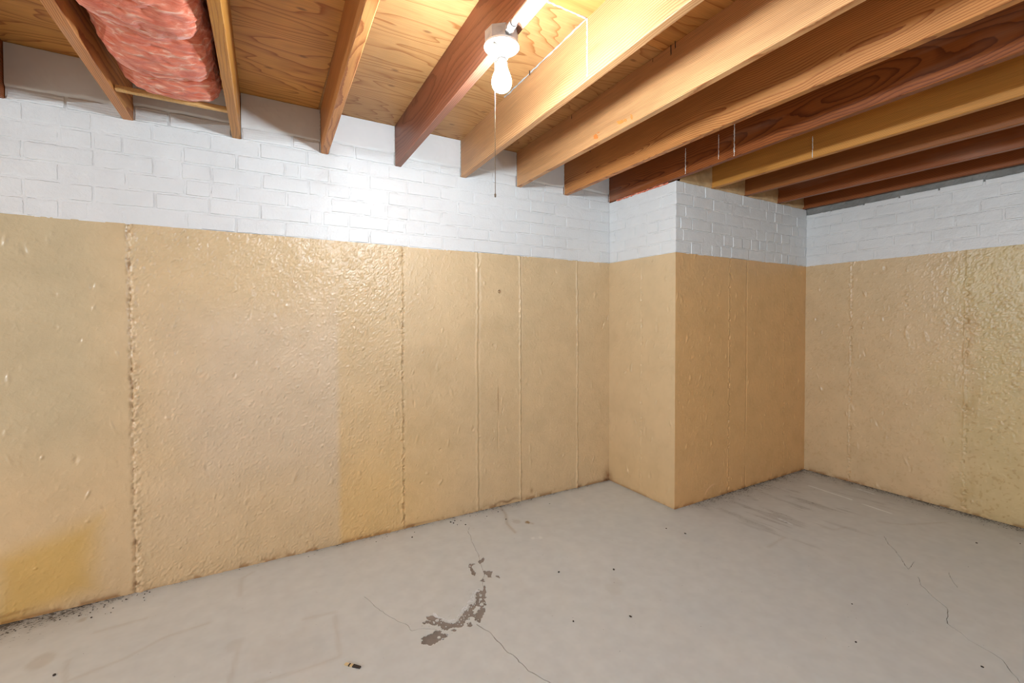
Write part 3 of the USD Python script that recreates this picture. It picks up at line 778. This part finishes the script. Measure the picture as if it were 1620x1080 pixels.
def bead_line(a, b, r, seed, n=60):
    a, b = np.array(a, float), np.array(b, float)
    t = np.linspace(0, 1, n)
    p = a + (b - a) * t[:, None]
    p += (np.column_stack([noise(np.column_stack([t * 40, t * 0 + k, t * 0]), seed) for k in range(3)]) - 0.5) * r * 0.8
    return tube(p, r * (0.55 + 0.9 * noise(np.column_stack([t * 30, t * 0 + 7, t * 0]), seed)), 6)


put("caulk_bead", bead_line((0.74, 1.3195, ZS), (1.076, 1.3195, ZS), 0.0035, 1), M_caulk, ceiling, True, label="whitish caulk along the plywood seam")
put("caulk_bead", bead_line((1.081, 1.32, ZS - 0.001), (1.092, 1.98, ZS - 0.001), 0.0032, 2, 90), M_caulk, ceiling, True, label="whitish caulk where the plywood meets the joist right of the bulb")
for (x, y, ln) in [(1.481, 1.248, 0.032), (1.487, 1.275, 0.045), (1.493, 1.338, 0.022), (1.4935, 1.375, 0.018), (1.505, 1.965, 0.026), (1.0765, 1.718, 0.022), (1.895, 1.539, 0.03), (1.90, 2.283, 0.03)]:
    put("nail", tube([(x, y, ZS + 0.002), (x + rr.uniform(-.002, .002), y + rr.uniform(-.003, .003), ZS - ln * 0.8), (x + rr.uniform(-.003, .003), y, ZS - ln)], [0.0016, 0.0016, 0.0004], 6), M_nail, ceiling)

# ------------------------------------------------------------------ joists
W = 0.037
A = dict(
    amber=((0.57, 0.245, 0.075), (0.31, 0.090, 0.022)), red=((0.30, 0.122, 0.070), (0.19, 0.066, 0.036)), pale=((0.70, 0.375, 0.165), (0.44, 0.165, 0.052)),
    honey=((0.53, 0.285, 0.125), (0.34, 0.130, 0.042)), dark=((0.30, 0.085, 0.018), (0.14, 0.030, 0.006)), yellow=((0.56, 0.250, 0.050), (0.40, 0.150, 0.026)), brown=((0.33, 0.115, 0.028), (0.17, 0.045, 0.010)))  # dark and brown deepened to hold bay shade; honey dimmed beside the bulb
# x of the left edge at the wall, x at y = 0.8, wall end y, wood, grain centre (dx, dz), ring spacing, wave, grey, label
JOIST = [
    (-1.330, -1.345, Y1, "brown", (0.2, 0.1), 0.006, 0.05, 0, "joist next left of the leftmost visible joist, beyond the photo's edge"),
    (-0.924, -0.938, Y1, "dark", (0.2, 0.1), 0.006, 0.05, 0, "dark end of the leftmost joist, at the photo's left edge"),
    (-0.521, -0.541, Y1, "amber", (0.3, -0.1), 0.006, 0.05, 0.3, "amber joist along the left side of the pink insulation"),
    (-0.107, -0.129, Y1, "yellow", (0.1, -0.3), 0.005, 0.05, 0.75, "greyish weathered joist along the right side of the pink insulation"),
    (0.2965, 0.261, Y1, "amber", (-0.05, 0.25), 0.006, 0.07, 0, "amber joist midway between the pink insulation and the bulb"),
    (0.6955, 0.686, Y1, "red", (-0.35, 0.1), 0.007, 0.05, 0, "reddish joist carrying the bare bulb lamp and conduit"),
    (1.1085, 1.073, Y1, "honey", (0.06, -0.16), 0.008, 0.10, 0, "pale honey joist just right of the bulb, with a white drip line"),
    (1.5155, 1.481, Y1, "pale", (0.0, 0.55), 0.0062, 0.05, 0, "fine straight grained joist with orange crayon smears"),
    (1.910, 1.876, Y1, "amber", (0.015, -0.03), 0.0075, 0.12, 0, "joist with bold arched grain, third to the right of the bulb"),
    (2.335, 2.264, Y1, "dark", (0.02, -0.02), 0.0085, 0.12, 0.25, "dark joist running along the top of the pier's left side"),
    (2.697, 2.692, YP, "yellow", (0.0, 0.8), 0.0045, 0.04, 0, "yellow joist, leftmost of the three ending on the pier's front"),
    (3.068, 3.066, YP, "brown", (0.2, -0.4), 0.006, 0.05, 0, "brown joist, middle one of the three ending on the pier's front"),
    (3.486, 3.483, YP, "dark", (0.02, -0.2), 0.006, 0.08, 0.2, "dark red joist, rightmost of the three ending on the pier's front"),
    (3.862, 3.850, YP, "dark", (0.02, -0.3), 0.006, 0.06, 0, "last joist, hugging the top of the right brick wall"),
]


def jx(i, y):
    a, b = JOIST[i][0], JOIST[i][1]
    return a + (b - a) * (Y1 - y) / (Y1 - 0.8)


def beam_mesh(i):
    yw = JOIST[i][2] + (0.030 if JOIST[i][2] == Y1 else 0.034)
    ysn = np.linspace(YF, yw, 40)
    c = 0.003
    prof = np.array([(0, ZS - 0.0005), (0, ZJ + c), (c, ZJ), (W - c, ZJ), (W, ZJ + c), (W, ZS - 0.0005)])
    V = []
    for y in ysn:
        dx = 0.0025 * (float(noise(np.array([[y * 1.7, i * 5.1, 0]]), 71)[0]) - 0.5)
        dz = 0.003 * (float(noise(np.array([[y * 1.3, i * 3.3, 9]]), 72)[0]) - 0.5)
        s = prof.copy()
        s[1:5, 1] += dz
        s[:, 0] += jx(i, y) + dx
        V.append(np.column_stack([s[:, 0], np.full(6, y), s[:, 1]]))
    n, F = 6, []
    for k in range(len(ysn) - 1):
        for j in range(6):
            q = (j + 1) % 6
            a, b, cc, d = k * n + j, k * n + q, (k + 1) * n + q, (k + 1) * n + j
            F += [(a, b, cc), (a, cc, d)]
    e = (len(ysn) - 1) * n
    for j in range(1, 5):
        F += [(0, j + 1, j), (e, e + j, e + j + 1)]
    m = trimesh.Trimesh(np.vstack(V), F, process=False)
    m.fix_normals()
    return m


M_drip = mat_plain("white_drip", (0.72, 0.70, 0.66), 0.6)
M_crayon = mat_paint("orange_crayon", (0.72, 0.22, 0.04), rough=0.7, bump=0.4, fine=400, var=0.3)
DRIPS = {6: [(1.318, 2.370, 2.153, .0030)], 9: [(1.527, 2.323, 2.146, .0030), (1.860, 2.304, 2.146, .0026), (1.626, 2.30, 2.16, .0018)], 10: [(1.324, 2.263, 2.143, .0022)], 12: [(1.513, 2.364, 2.265, .002)], 13: [(1.493, 2.348, 2.253, .0016)]}
for i, J in enumerate(JOIST):
    e, lt = A[J[3]]
    r_ = random.Random(i)
    k_ = r_.uniform(0.93, 1.07)
    mj = mat_joist(f"joist_wood_{i:03d}", tuple(x * k_ for x in e), tuple(x * k_ for x in lt), (J[0] + J[4][0], 2.25 + J[4][1]), J[5], i * 1.37, J[6], 0.46, 1.0, J[7])
    jp = xform("floor_joist")
    tag(P(jp), J[8], "joist", "floor joists under the plywood")
    put("beam", beam_mesh(i), mj, jp)
    for (y, za, zb_, rad) in DRIPS.get(i, []):
        x = jx(i, y) - 0.0004
        put("drip_line", bead_line((x, y, za), (jx(i, y) - 0.0004, y, zb_), rad, i), M_drip, jp, True, label="thin white drip down the joist's side")
    if i == 7:
        for (y, z, sy, sz, sd) in [(1.757, 2.175, 0.034, 0.012, 1), (1.735, 2.187, 0.012, 0.004, 2), (1.577, 2.176, 0.034, 0.009, 3), (1.545, 2.172, 0.016, 0.006, 4), (1.502, 2.170, 0.010, 0.012, 5)]:
            a = np.linspace(0, 2 * np.pi, 40)[:-1]
            rad = 0.55 + 0.9 * noise(np.column_stack([np.cos(a) * 2.5, np.sin(a) * 2.5, a * 0 + sd]), 81)
            pg = Polygon(np.column_stack([np.cos(a) * rad * sy / 2 * 1.3, np.sin(a) * rad * sz + np.cos(a) * rad * sz * 0.5])).buffer(0)
            pg = pg.difference(unary_union([Point(r_.uniform(-sy, sy) / 2, r_.uniform(-sz, sz)).buffer(0.0012, 2) for _ in range(14)]))
            m = join(*[trimesh.creation.extrude_polygon(g, 0.0006, engine="earcut") for g in getattr(pg, "geoms", [pg]) if g.area > 1e-6])
            v = np.array(m.vertices)
            m.vertices = np.column_stack([jx(i, y) - 0.0012 - v[:, 2] * 0.6 + 0.0008, y + v[:, 0], z + v[:, 1]])
            m.fix_normals()
            put("crayon_mark", m, M_crayon, jp, label="orange crayon smear" if sd == 1 else None)

# --- wall between the joists: a scored header row and a smooth parge panel in every bay
for b in range(len(JOIST) - 1):
    if JOIST[b + 1][2] == Y1:
        fr, par, y, m1, m2 = F_LEFT, wall_left, Y1, M_white, M_parge
        x0, x1 = JOIST[b][0] + W + 0.002, JOIST[b + 1][0] - 0.002
    else:
        fr, par, y, m1, m2 = F_PB, wall_pier, YP, M_brown, M_brown
        x0, x1 = max(JOIST[b][0] + W + 0.002, XC), JOIST[b + 1][0] - 0.002
    r_ = random.Random(b + 50)
    z1 = 2.196 + r_.uniform(-0.008, 0.012)
    if m1 is M_white:
        s = x0 + r_.uniform(0.12, 0.24)
        for (a, c) in ((x0, s), (s, x1)):
            vv, f = brick(a + 0.003, c - 0.003, ZJ + 0.002, z1 + 0.003, r_.uniform(0.0, 0.003), r_.random() * 60, 0.0009, 16)
            put("scored_brick", (fr(vv), f), m1, par, 40)
        put("mortar_bed", (fr(np.column_stack([grid(ar(x0, x1, 0.02), [ZJ, z1 + 0.01])[0], np.full(2 * len(ar(x0, x1, 0.02)), -0.003)])), grid(ar(x0, x1, 0.02), [ZJ, z1 + 0.01])[1]), m1, par)
    else:
        z1 = ZJ - 0.004
    us, vs_ = ar(x0, x1, 0.006), ar(z1, ZS - 0.002, 0.006)
    uv, f = grid(us, vs_)
    low = sm(z1, z1 + 0.012, uv[:, 1] + 0.02 * (noise(p3(uv, (14, 0)), b) - 0.5))
    h = -0.004 + low * (0.010 + 0.0035 * (fbm(p3(uv, 35), 3, 600 + b) - 0.5) + 0.004 * (fbm(p3(uv, 6), 2, 620 + b) - 0.5))
    if m1 is M_brown:
        h += 0.014 * (fbm(p3(uv, 24), 3, 640 + b) - 0.5)
    put("parge_panel", (fr(np.column_stack([uv, h])), f), m2, par, True)
    g = 0.0035                                           # dabs of white paint and dark gap beside the joist ends
    if m1 is M_white and b >= 1:
        put("paint_edge", bead_line((x1 + 0.0005, y - 0.006, ZJ), (x1 + 0.0005, y - 0.006, ZS - 0.004), 0.0030, b + 5, 50), M_caulk, par, True)

# ------------------------------------------------------------------ insulation, cleat
M_fibre = usdkit.material(stage, LK("pink_glass_wool"), {
    "g": ("geometry", {}),
    "m": ("mapping", {"scale": (15.0, 42.0, 42.0), "rotation": (0, 0, -0.25)}),
    "w": ("noise_texture", {"scale": 6.0, "detail": 2.0}),
    "wk": ("vector_math", {"math_type": "scale", "scale": 1.8}),
    "wa": ("vector_math", {"math_type": "add"}),
    "n1": ("noise_texture", {"scale": 1.0, "detail": 5.0, "roughness": 0.6, "distortion": 0.6}),
    "rp": ("rgb_ramp", {"ramp": [(0.0, (0.42, 0.060, 0.025)), (0.40, (0.62, 0.130, 0.065)), (0.55, (0.72, 0.215, 0.125)), (0.64, (0.80, 0.40, 0.29)), (0.74, (0.84, 0.62, 0.50)), (1.0, (0.86, 0.70, 0.60))]}),
    "n2": ("noise_texture", {"scale": 120.0, "detail": 4.0, "roughness": 0.7}),
    "b": ("bump", {"strength": 0.8, "distance": 0.006}),
    "p": ("principled_bsdf", {"roughness": 0.95, "specular_ior_level": 0.1, "sheen_weight": 0.3}),
}, [("g.position", "m.vector"), ("g.position", "w.vector"), ("w.color", "wk.vector1"), ("wk.vector", "wa.vector1"), ("m.vector", "wa.vector2"), ("wa.vector", "n1.vector"), ("n1.fac", "rp.fac"), ("rp.color", "p.base_color"),
    ("g.position", "n2.vector"), ("n1.fac", "b.height"), ("b.normal", "p.normal")], surface="p.BSDF")
batt = xform("insulation_batt", (-0.297, 1.4, 2.24))
tag(P(batt), "pink fibreglass batt sagging in overlapping folds between two joists", "insulation")
ico = trimesh.creation.icosphere(subdivisions=5)
d0 = np.array(ico.vertices)
for k, (ye, a, cz, hh) in enumerate([(2.292, 0.160, 2.250, 0.105), (2.118, 0.160, 2.252, 0.115), (1.815, 0.162, 2.247, 0.115), (1.612, 0.158, 2.244, 0.115), (1.27, 0.162, 2.246, 0.115), (0.95, 0.162, 2.246, 0.115), (0.62, 0.162, 2.246, 0.115)]):
    pn = 3.6
    q = d0 / (np.abs(d0) ** pn).sum(1, keepdims=True) ** (1 / pn)
    ln = 0.22 if k else 0.14
    v = q * np.array([a, ln, hh])
    th = math.radians(6.5)
    v = np.column_stack([v[:, 0], v[:, 1] * math.cos(th) + v[:, 2] * math.sin(th), v[:, 2] * math.cos(th) - v[:, 1] * math.sin(th)])
    c = np.array([-0.290 - 0.004 * k, ye - ln, cz])
    v = v + c
    nn = d0
    v += nn * (0.020 * (fbm(v * np.array([14, 14, 14]), 3, 90 + k) - 0.5) + 0.016 * (fbm(v * np.array([30, 60, 60]), 3, 95 + k) - 0.5))[:, None]
    v[:, 2] = np.minimum(v[:, 2], ZS - 0.003)
    put("fold", (v - np.array([-0.297, 1.4, 2.24]), np.array(ico.faces)), M_fibre, batt, True)

M_cleat = mat_joist("cleat_wood", (0.70, 0.44, 0.17), (0.45, 0.22, 0.07), (0.1, 2.0), 0.004, 2.0, 0.03, 0.6)
cl = put("wooden_cleat", bx(-0.4845, -0.1085, 2.292, 2.314, 2.150, 2.170, 0.002), M_cleat)
tag(P(cl), "thin pale wooden cleat nailed across under the pink insulation's end", "cleat")
m = []
for k in range(26):
    y = 2.05 + k * 0.018
    x = jx(9, y) + W * 0.25
m = bead_line((XC - 0.004, 2.02, ZJ - 0.003), (XC - 0.004, 2.50, ZJ - 0.003), 0.0055, 33, 70)
sc = put("insulation_scrap", m, M_fibre, None, True)
tag(P(sc), "sliver of pink insulation squeezed between dark joist and pier top", "insulation")

# ------------------------------------------------------------------ lamp
BX, BY, BZ = BULB_POS
ZD = 2.104           # underside of the box
M_steel = mat_paint("galvanised_steel", (0.42, 0.42, 0.42), rough=0.45, bump=0.1, fine=40, var=0.25)
M_emt = usdkit.material(stage, LK("conduit_steel"), {"p": ("principled_bsdf", {"base_color": (0.74, 0.74, 0.73), "metallic": 0.85, "roughness": 0.34})}, [], surface="p.BSDF")
M_porc = mat_plain("white_porcelain", (0.80, 0.78, 0.73), 0.25)
M_collar = mat_plain("grey_collar", (0.45, 0.45, 0.45), 0.4)
M_chain = mat_plain("bead_chain_metal", (0.30, 0.26, 0.20), 0.35, 0.9)
M_bulb = usdkit.material(stage, LK("lit_bulb_glass"), {"e": ("emission", {"color": BULB_COLOR, "strength": BULB_L})}, [], surface="e.emission")
lamp = xform("ceiling_lamp", (BX, BY, ZJ))
tag(P(lamp), "bare lit bulb in a white porcelain pull-chain lampholder under the reddish joist", "lamp")
o = -np.array([BX, BY, ZJ])
a8 = np.arange(8) * np.pi / 4 + np.pi / 8 + 0.1
oc = Polygon(np.column_stack([np.cos(a8), np.sin(a8)]) * 0.0535)
bm = trimesh.creation.extrude_polygon(oc, ZJ - ZD - 0.0005, engine="earcut")
bm.apply_translation((0, 0, ZD - ZJ))
ko = []
for k in range(8):                                        # round knockouts on the box's sides
    an = k * np.pi / 4 + 0.1
    c = trimesh.creation.cylinder(0.011, 0.0016, sections=20)
    c.apply_transform(trimesh.geometry.align_vectors([0, 0, 1], [math.cos(an), math.sin(an), 0]))
    c.apply_translation((0.0494 * math.cos(an), 0.0494 * math.sin(an), -0.019))
    ko.append(c)
bp_ = put("junction_box", bm, M_steel, lamp, label="grey octagonal steel box")
put("knockout", join(*ko), M_steel, bp_, True)
put("lamp_base", lathe([(0, -0.0505), (0.030, -0.0505), (0.050, -0.0485), (0.0555, -0.0455), (0.0562, -0.0415), (0.0545, -0.0385), (0, -0.0385)], 40), M_porc, lamp, 40, label="round white porcelain base")
put("socket", lathe([(0, -0.080), (0.0168, -0.080), (0.0195, -0.078), (0.0195, -0.066), (0.0225, -0.052), (0.0225, -0.0503), (0, -0.0503)], 32), M_porc, lamp, 40)
for (dx, dy) in ((0.036, -0.014), (-0.033, 0.020)):
    put("screw", lathe([(0, -0.0522), (0.003, -0.0518), (0.0042, -0.0502), (0, -0.0502)], 12, (dx, dy, 0)), M_collar, lamp, 40)
bulb = put("bulb", lathe([(0, -0.1840), (0.008, -0.1833), (0.0170, -0.1798), (0.0245, -0.1740), (0.0295, -0.1660), (0.0315, -0.1560), (0.0310, -0.1460), (0.0282, -0.1350), (0.0238, -0.1240), (0.0196, -0.1130), (0.0174, -0.1040), (0.0168, -0.0940), (0, -0.0940)], 32), M_bulb, lamp, True, label="glowing pear-shaped bulb")
put("bulb_collar", lathe([(0, -0.0945), (0.0168, -0.0945), (0.0168, -0.0870), (0.0150, -0.0800), (0, -0.0800)], 32), M_collar, bulb, 40, label="grey ring at the bulb's neck")
# pull chain on a small spout at the edge of the base
cx, cy = 0.6395 - BX, 1.2215 - BY
put("chain_spout", join(tube([(cx * 0.55, cy * 0.55, -0.050), (cx * 0.8, cy * 0.8, -0.0545), (cx, cy, -0.0565), (cx, cy, -0.0600)], [0.0065, 0.006, 0.0055, 0.005], 14)), M_porc, lamp, True)
be = trimesh.creation.icosphere(subdivisions=1, radius=0.0016)
zs = np.arange(-0.060, -0.512, -0.0042)
beads = [be.copy().apply_translation((cx, cy, z)) for z in zs]
beads.append(tube([(cx, cy, -0.060), (cx, cy, -0.3), (cx, cy, zs[-1])], 0.0005, 5))
ch = put("pull_chain", join(*beads), M_chain, lamp, True, label="long dark bead chain")
put("pull_tip", lathe([(0, -0.5235), (0.0026, -0.5225), (0.0032, -0.518), (0.0032, -0.514), (0.0018, -0.5115), (0, -0.5112)], 14, (cx, cy, 0)), M_chain, ch, True, label="brassy end bell of the chain")

an = math.atan2(1.135 - BY, 0.667 - BX)
c0 = np.array([BX + 0.050 * math.cos(an), BY + 0.050 * math.sin(an), 2.123])
dr = np.array([math.cos(an), math.sin(an), 0])
p0 = c0 - dr * 0.004
cpts = [p0, c0 + dr * 0.03, c0 + dr * 0.06 + [0, 0, 0.002], (0.668, 1.095, 2.1285), (0.667, 1.04, 2.1305), (0.6695, 0.9, 2.131), (0.672, 0.6, 2.131), (0.668, -1.0, 2.131), (0.66, YF, 2.131)]
cd = xform("electrical_conduit", (p0[0], p0[1], p0[2]))
tag(P(cd), "silver steel conduit running from the lamp box along the reddish joist", "conduit")
put("pipe", tube(np.array(cpts) - p0, 0.0100, 18), M_emt, cd, True)
hexp = trimesh.creation.extrude_polygon(Polygon([(0.0155 * math.cos(k * np.pi / 3), 0.0155 * math.sin(k * np.pi / 3)) for k in range(6)]), 0.009, engine="earcut")
hexp.apply_transform(trimesh.geometry.align_vectors([0, 0, 1], dr))
hexp.apply_translation(c0 + dr * 0.004 - p0)
put("connector_nut", hexp, M_emt, cd, label="bright hexagonal nut at the box")
put("connector", tube([c0 + dr * 0.012 - p0, c0 + dr * 0.036 - p0], 0.0125, 18), M_steel, cd, 40)

# ------------------------------------------------------------------ things on the floor
M_sl_t, M_sl_k = mat_plain("tan_sliver", (0.62, 0.48, 0.26), 0.6), mat_plain("black_sliver", (0.02, 0.016, 0.016), 0.5)
sv = xform("paint_sliver", (0.273, 1.638, 0.0))
tag(P(sv), "small tan and black banded sliver lying alone on the floor", "debris")
ax, ay = np.array([0.2951 - 0.2511, 1.6167 - 1.6622]), None
L_ = np.hypot(*ax) ; ax = ax / L_ ; ay = np.array([-ax[1], ax[0]])


def plank2(a, b, w0, w1, z):
    pts = [(-L_ / 2 + L_ * a, -w0 / 2), (-L_ / 2 + L_ * b, -w1 / 2), (-L_ / 2 + L_ * b, w1 / 2), (-L_ / 2 + L_ * a, w0 / 2)]
    return trimesh.creation.extrude_polygon(Polygon([tuple(p[0] * ax + p[1] * ay) for p in pts]), z, engine="earcut")


put("tan_end", plank2(0, 0.25, 0.010, 0.011, 0.004), M_sl_t, sv)
put("black_band", plank2(0.25, 0.34, 0.011, 0.011, 0.004), M_sl_k, sv)
put("tan_band", plank2(0.34, 0.52, 0.011, 0.012, 0.004), M_sl_t, sv)
put("black_end", plank2(0.52, 1.0, 0.012, 0.009, 0.0045), M_sl_k, sv)
CR = [(1.0033, 2.5253), (1.0136, 2.5046), (1.0335, 2.5327), (1.0657, 2.514), (1.0255, 2.4733), (1.0687, 2.4483), (1.3254, 2.5103), (1.3165, 2.3885), (0.7405, 2.4571), (2.0814, 1.8036), (2.1264, 1.7051), (1.1025, 1.4303), (1.327, 1.3342), (1.2605, 1.7511), (1.5097, 1.6324), (-0.6413, 2.1176), (-0.6778, 2.4993), (-0.6286, 2.4571), (2.22, 0.9133), (1.9669, 0.7951), (3.622, 0.7031), (3.4253, 0.8252), (2.2138, 0.5134)]
cr_ = []
r_ = random.Random(8)
for _ in range(60):                                       # specks swept against the left wall
    t_ = r_.random()
    CR.append((r_.uniform(-0.95, -0.45) if t_ < 0.6 else r_.uniform(0.2, 2.2), Y1 - 0.012 - abs(r_.gauss(0, 0.05))))
for j, (x, y) in enumerate(CR):
    b_ = trimesh.creation.icosphere(subdivisions=1, radius=1.0)
    s_ = r_.uniform(0.0028, 0.0048) if j < 23 else r_.uniform(0.0012, 0.0028)
    v = np.array(b_.vertices) * np.array([s_ * r_.uniform(0.7, 1.5), s_ * r_.uniform(0.7, 1.2), s_ * 0.6])
    an = r_.uniform(0, 3.1)
    v = np.column_stack([v[:, 0] * math.cos(an) - v[:, 1] * math.sin(an), v[:, 0] * math.sin(an) + v[:, 1] * math.cos(an), v[:, 2] + s_ * 0.5])
    b_.vertices = v + np.array([x, y, 0])
    cr_.append(b_)
cp = put("dirt_crumbs", join(*cr_), mat_plain("dark_dirt", (0.045, 0.035, 0.028), 0.9), None, True)
tag(P(cp), "dark crumbs of dirt scattered over the beige floor", "dirt", None, "stuff")
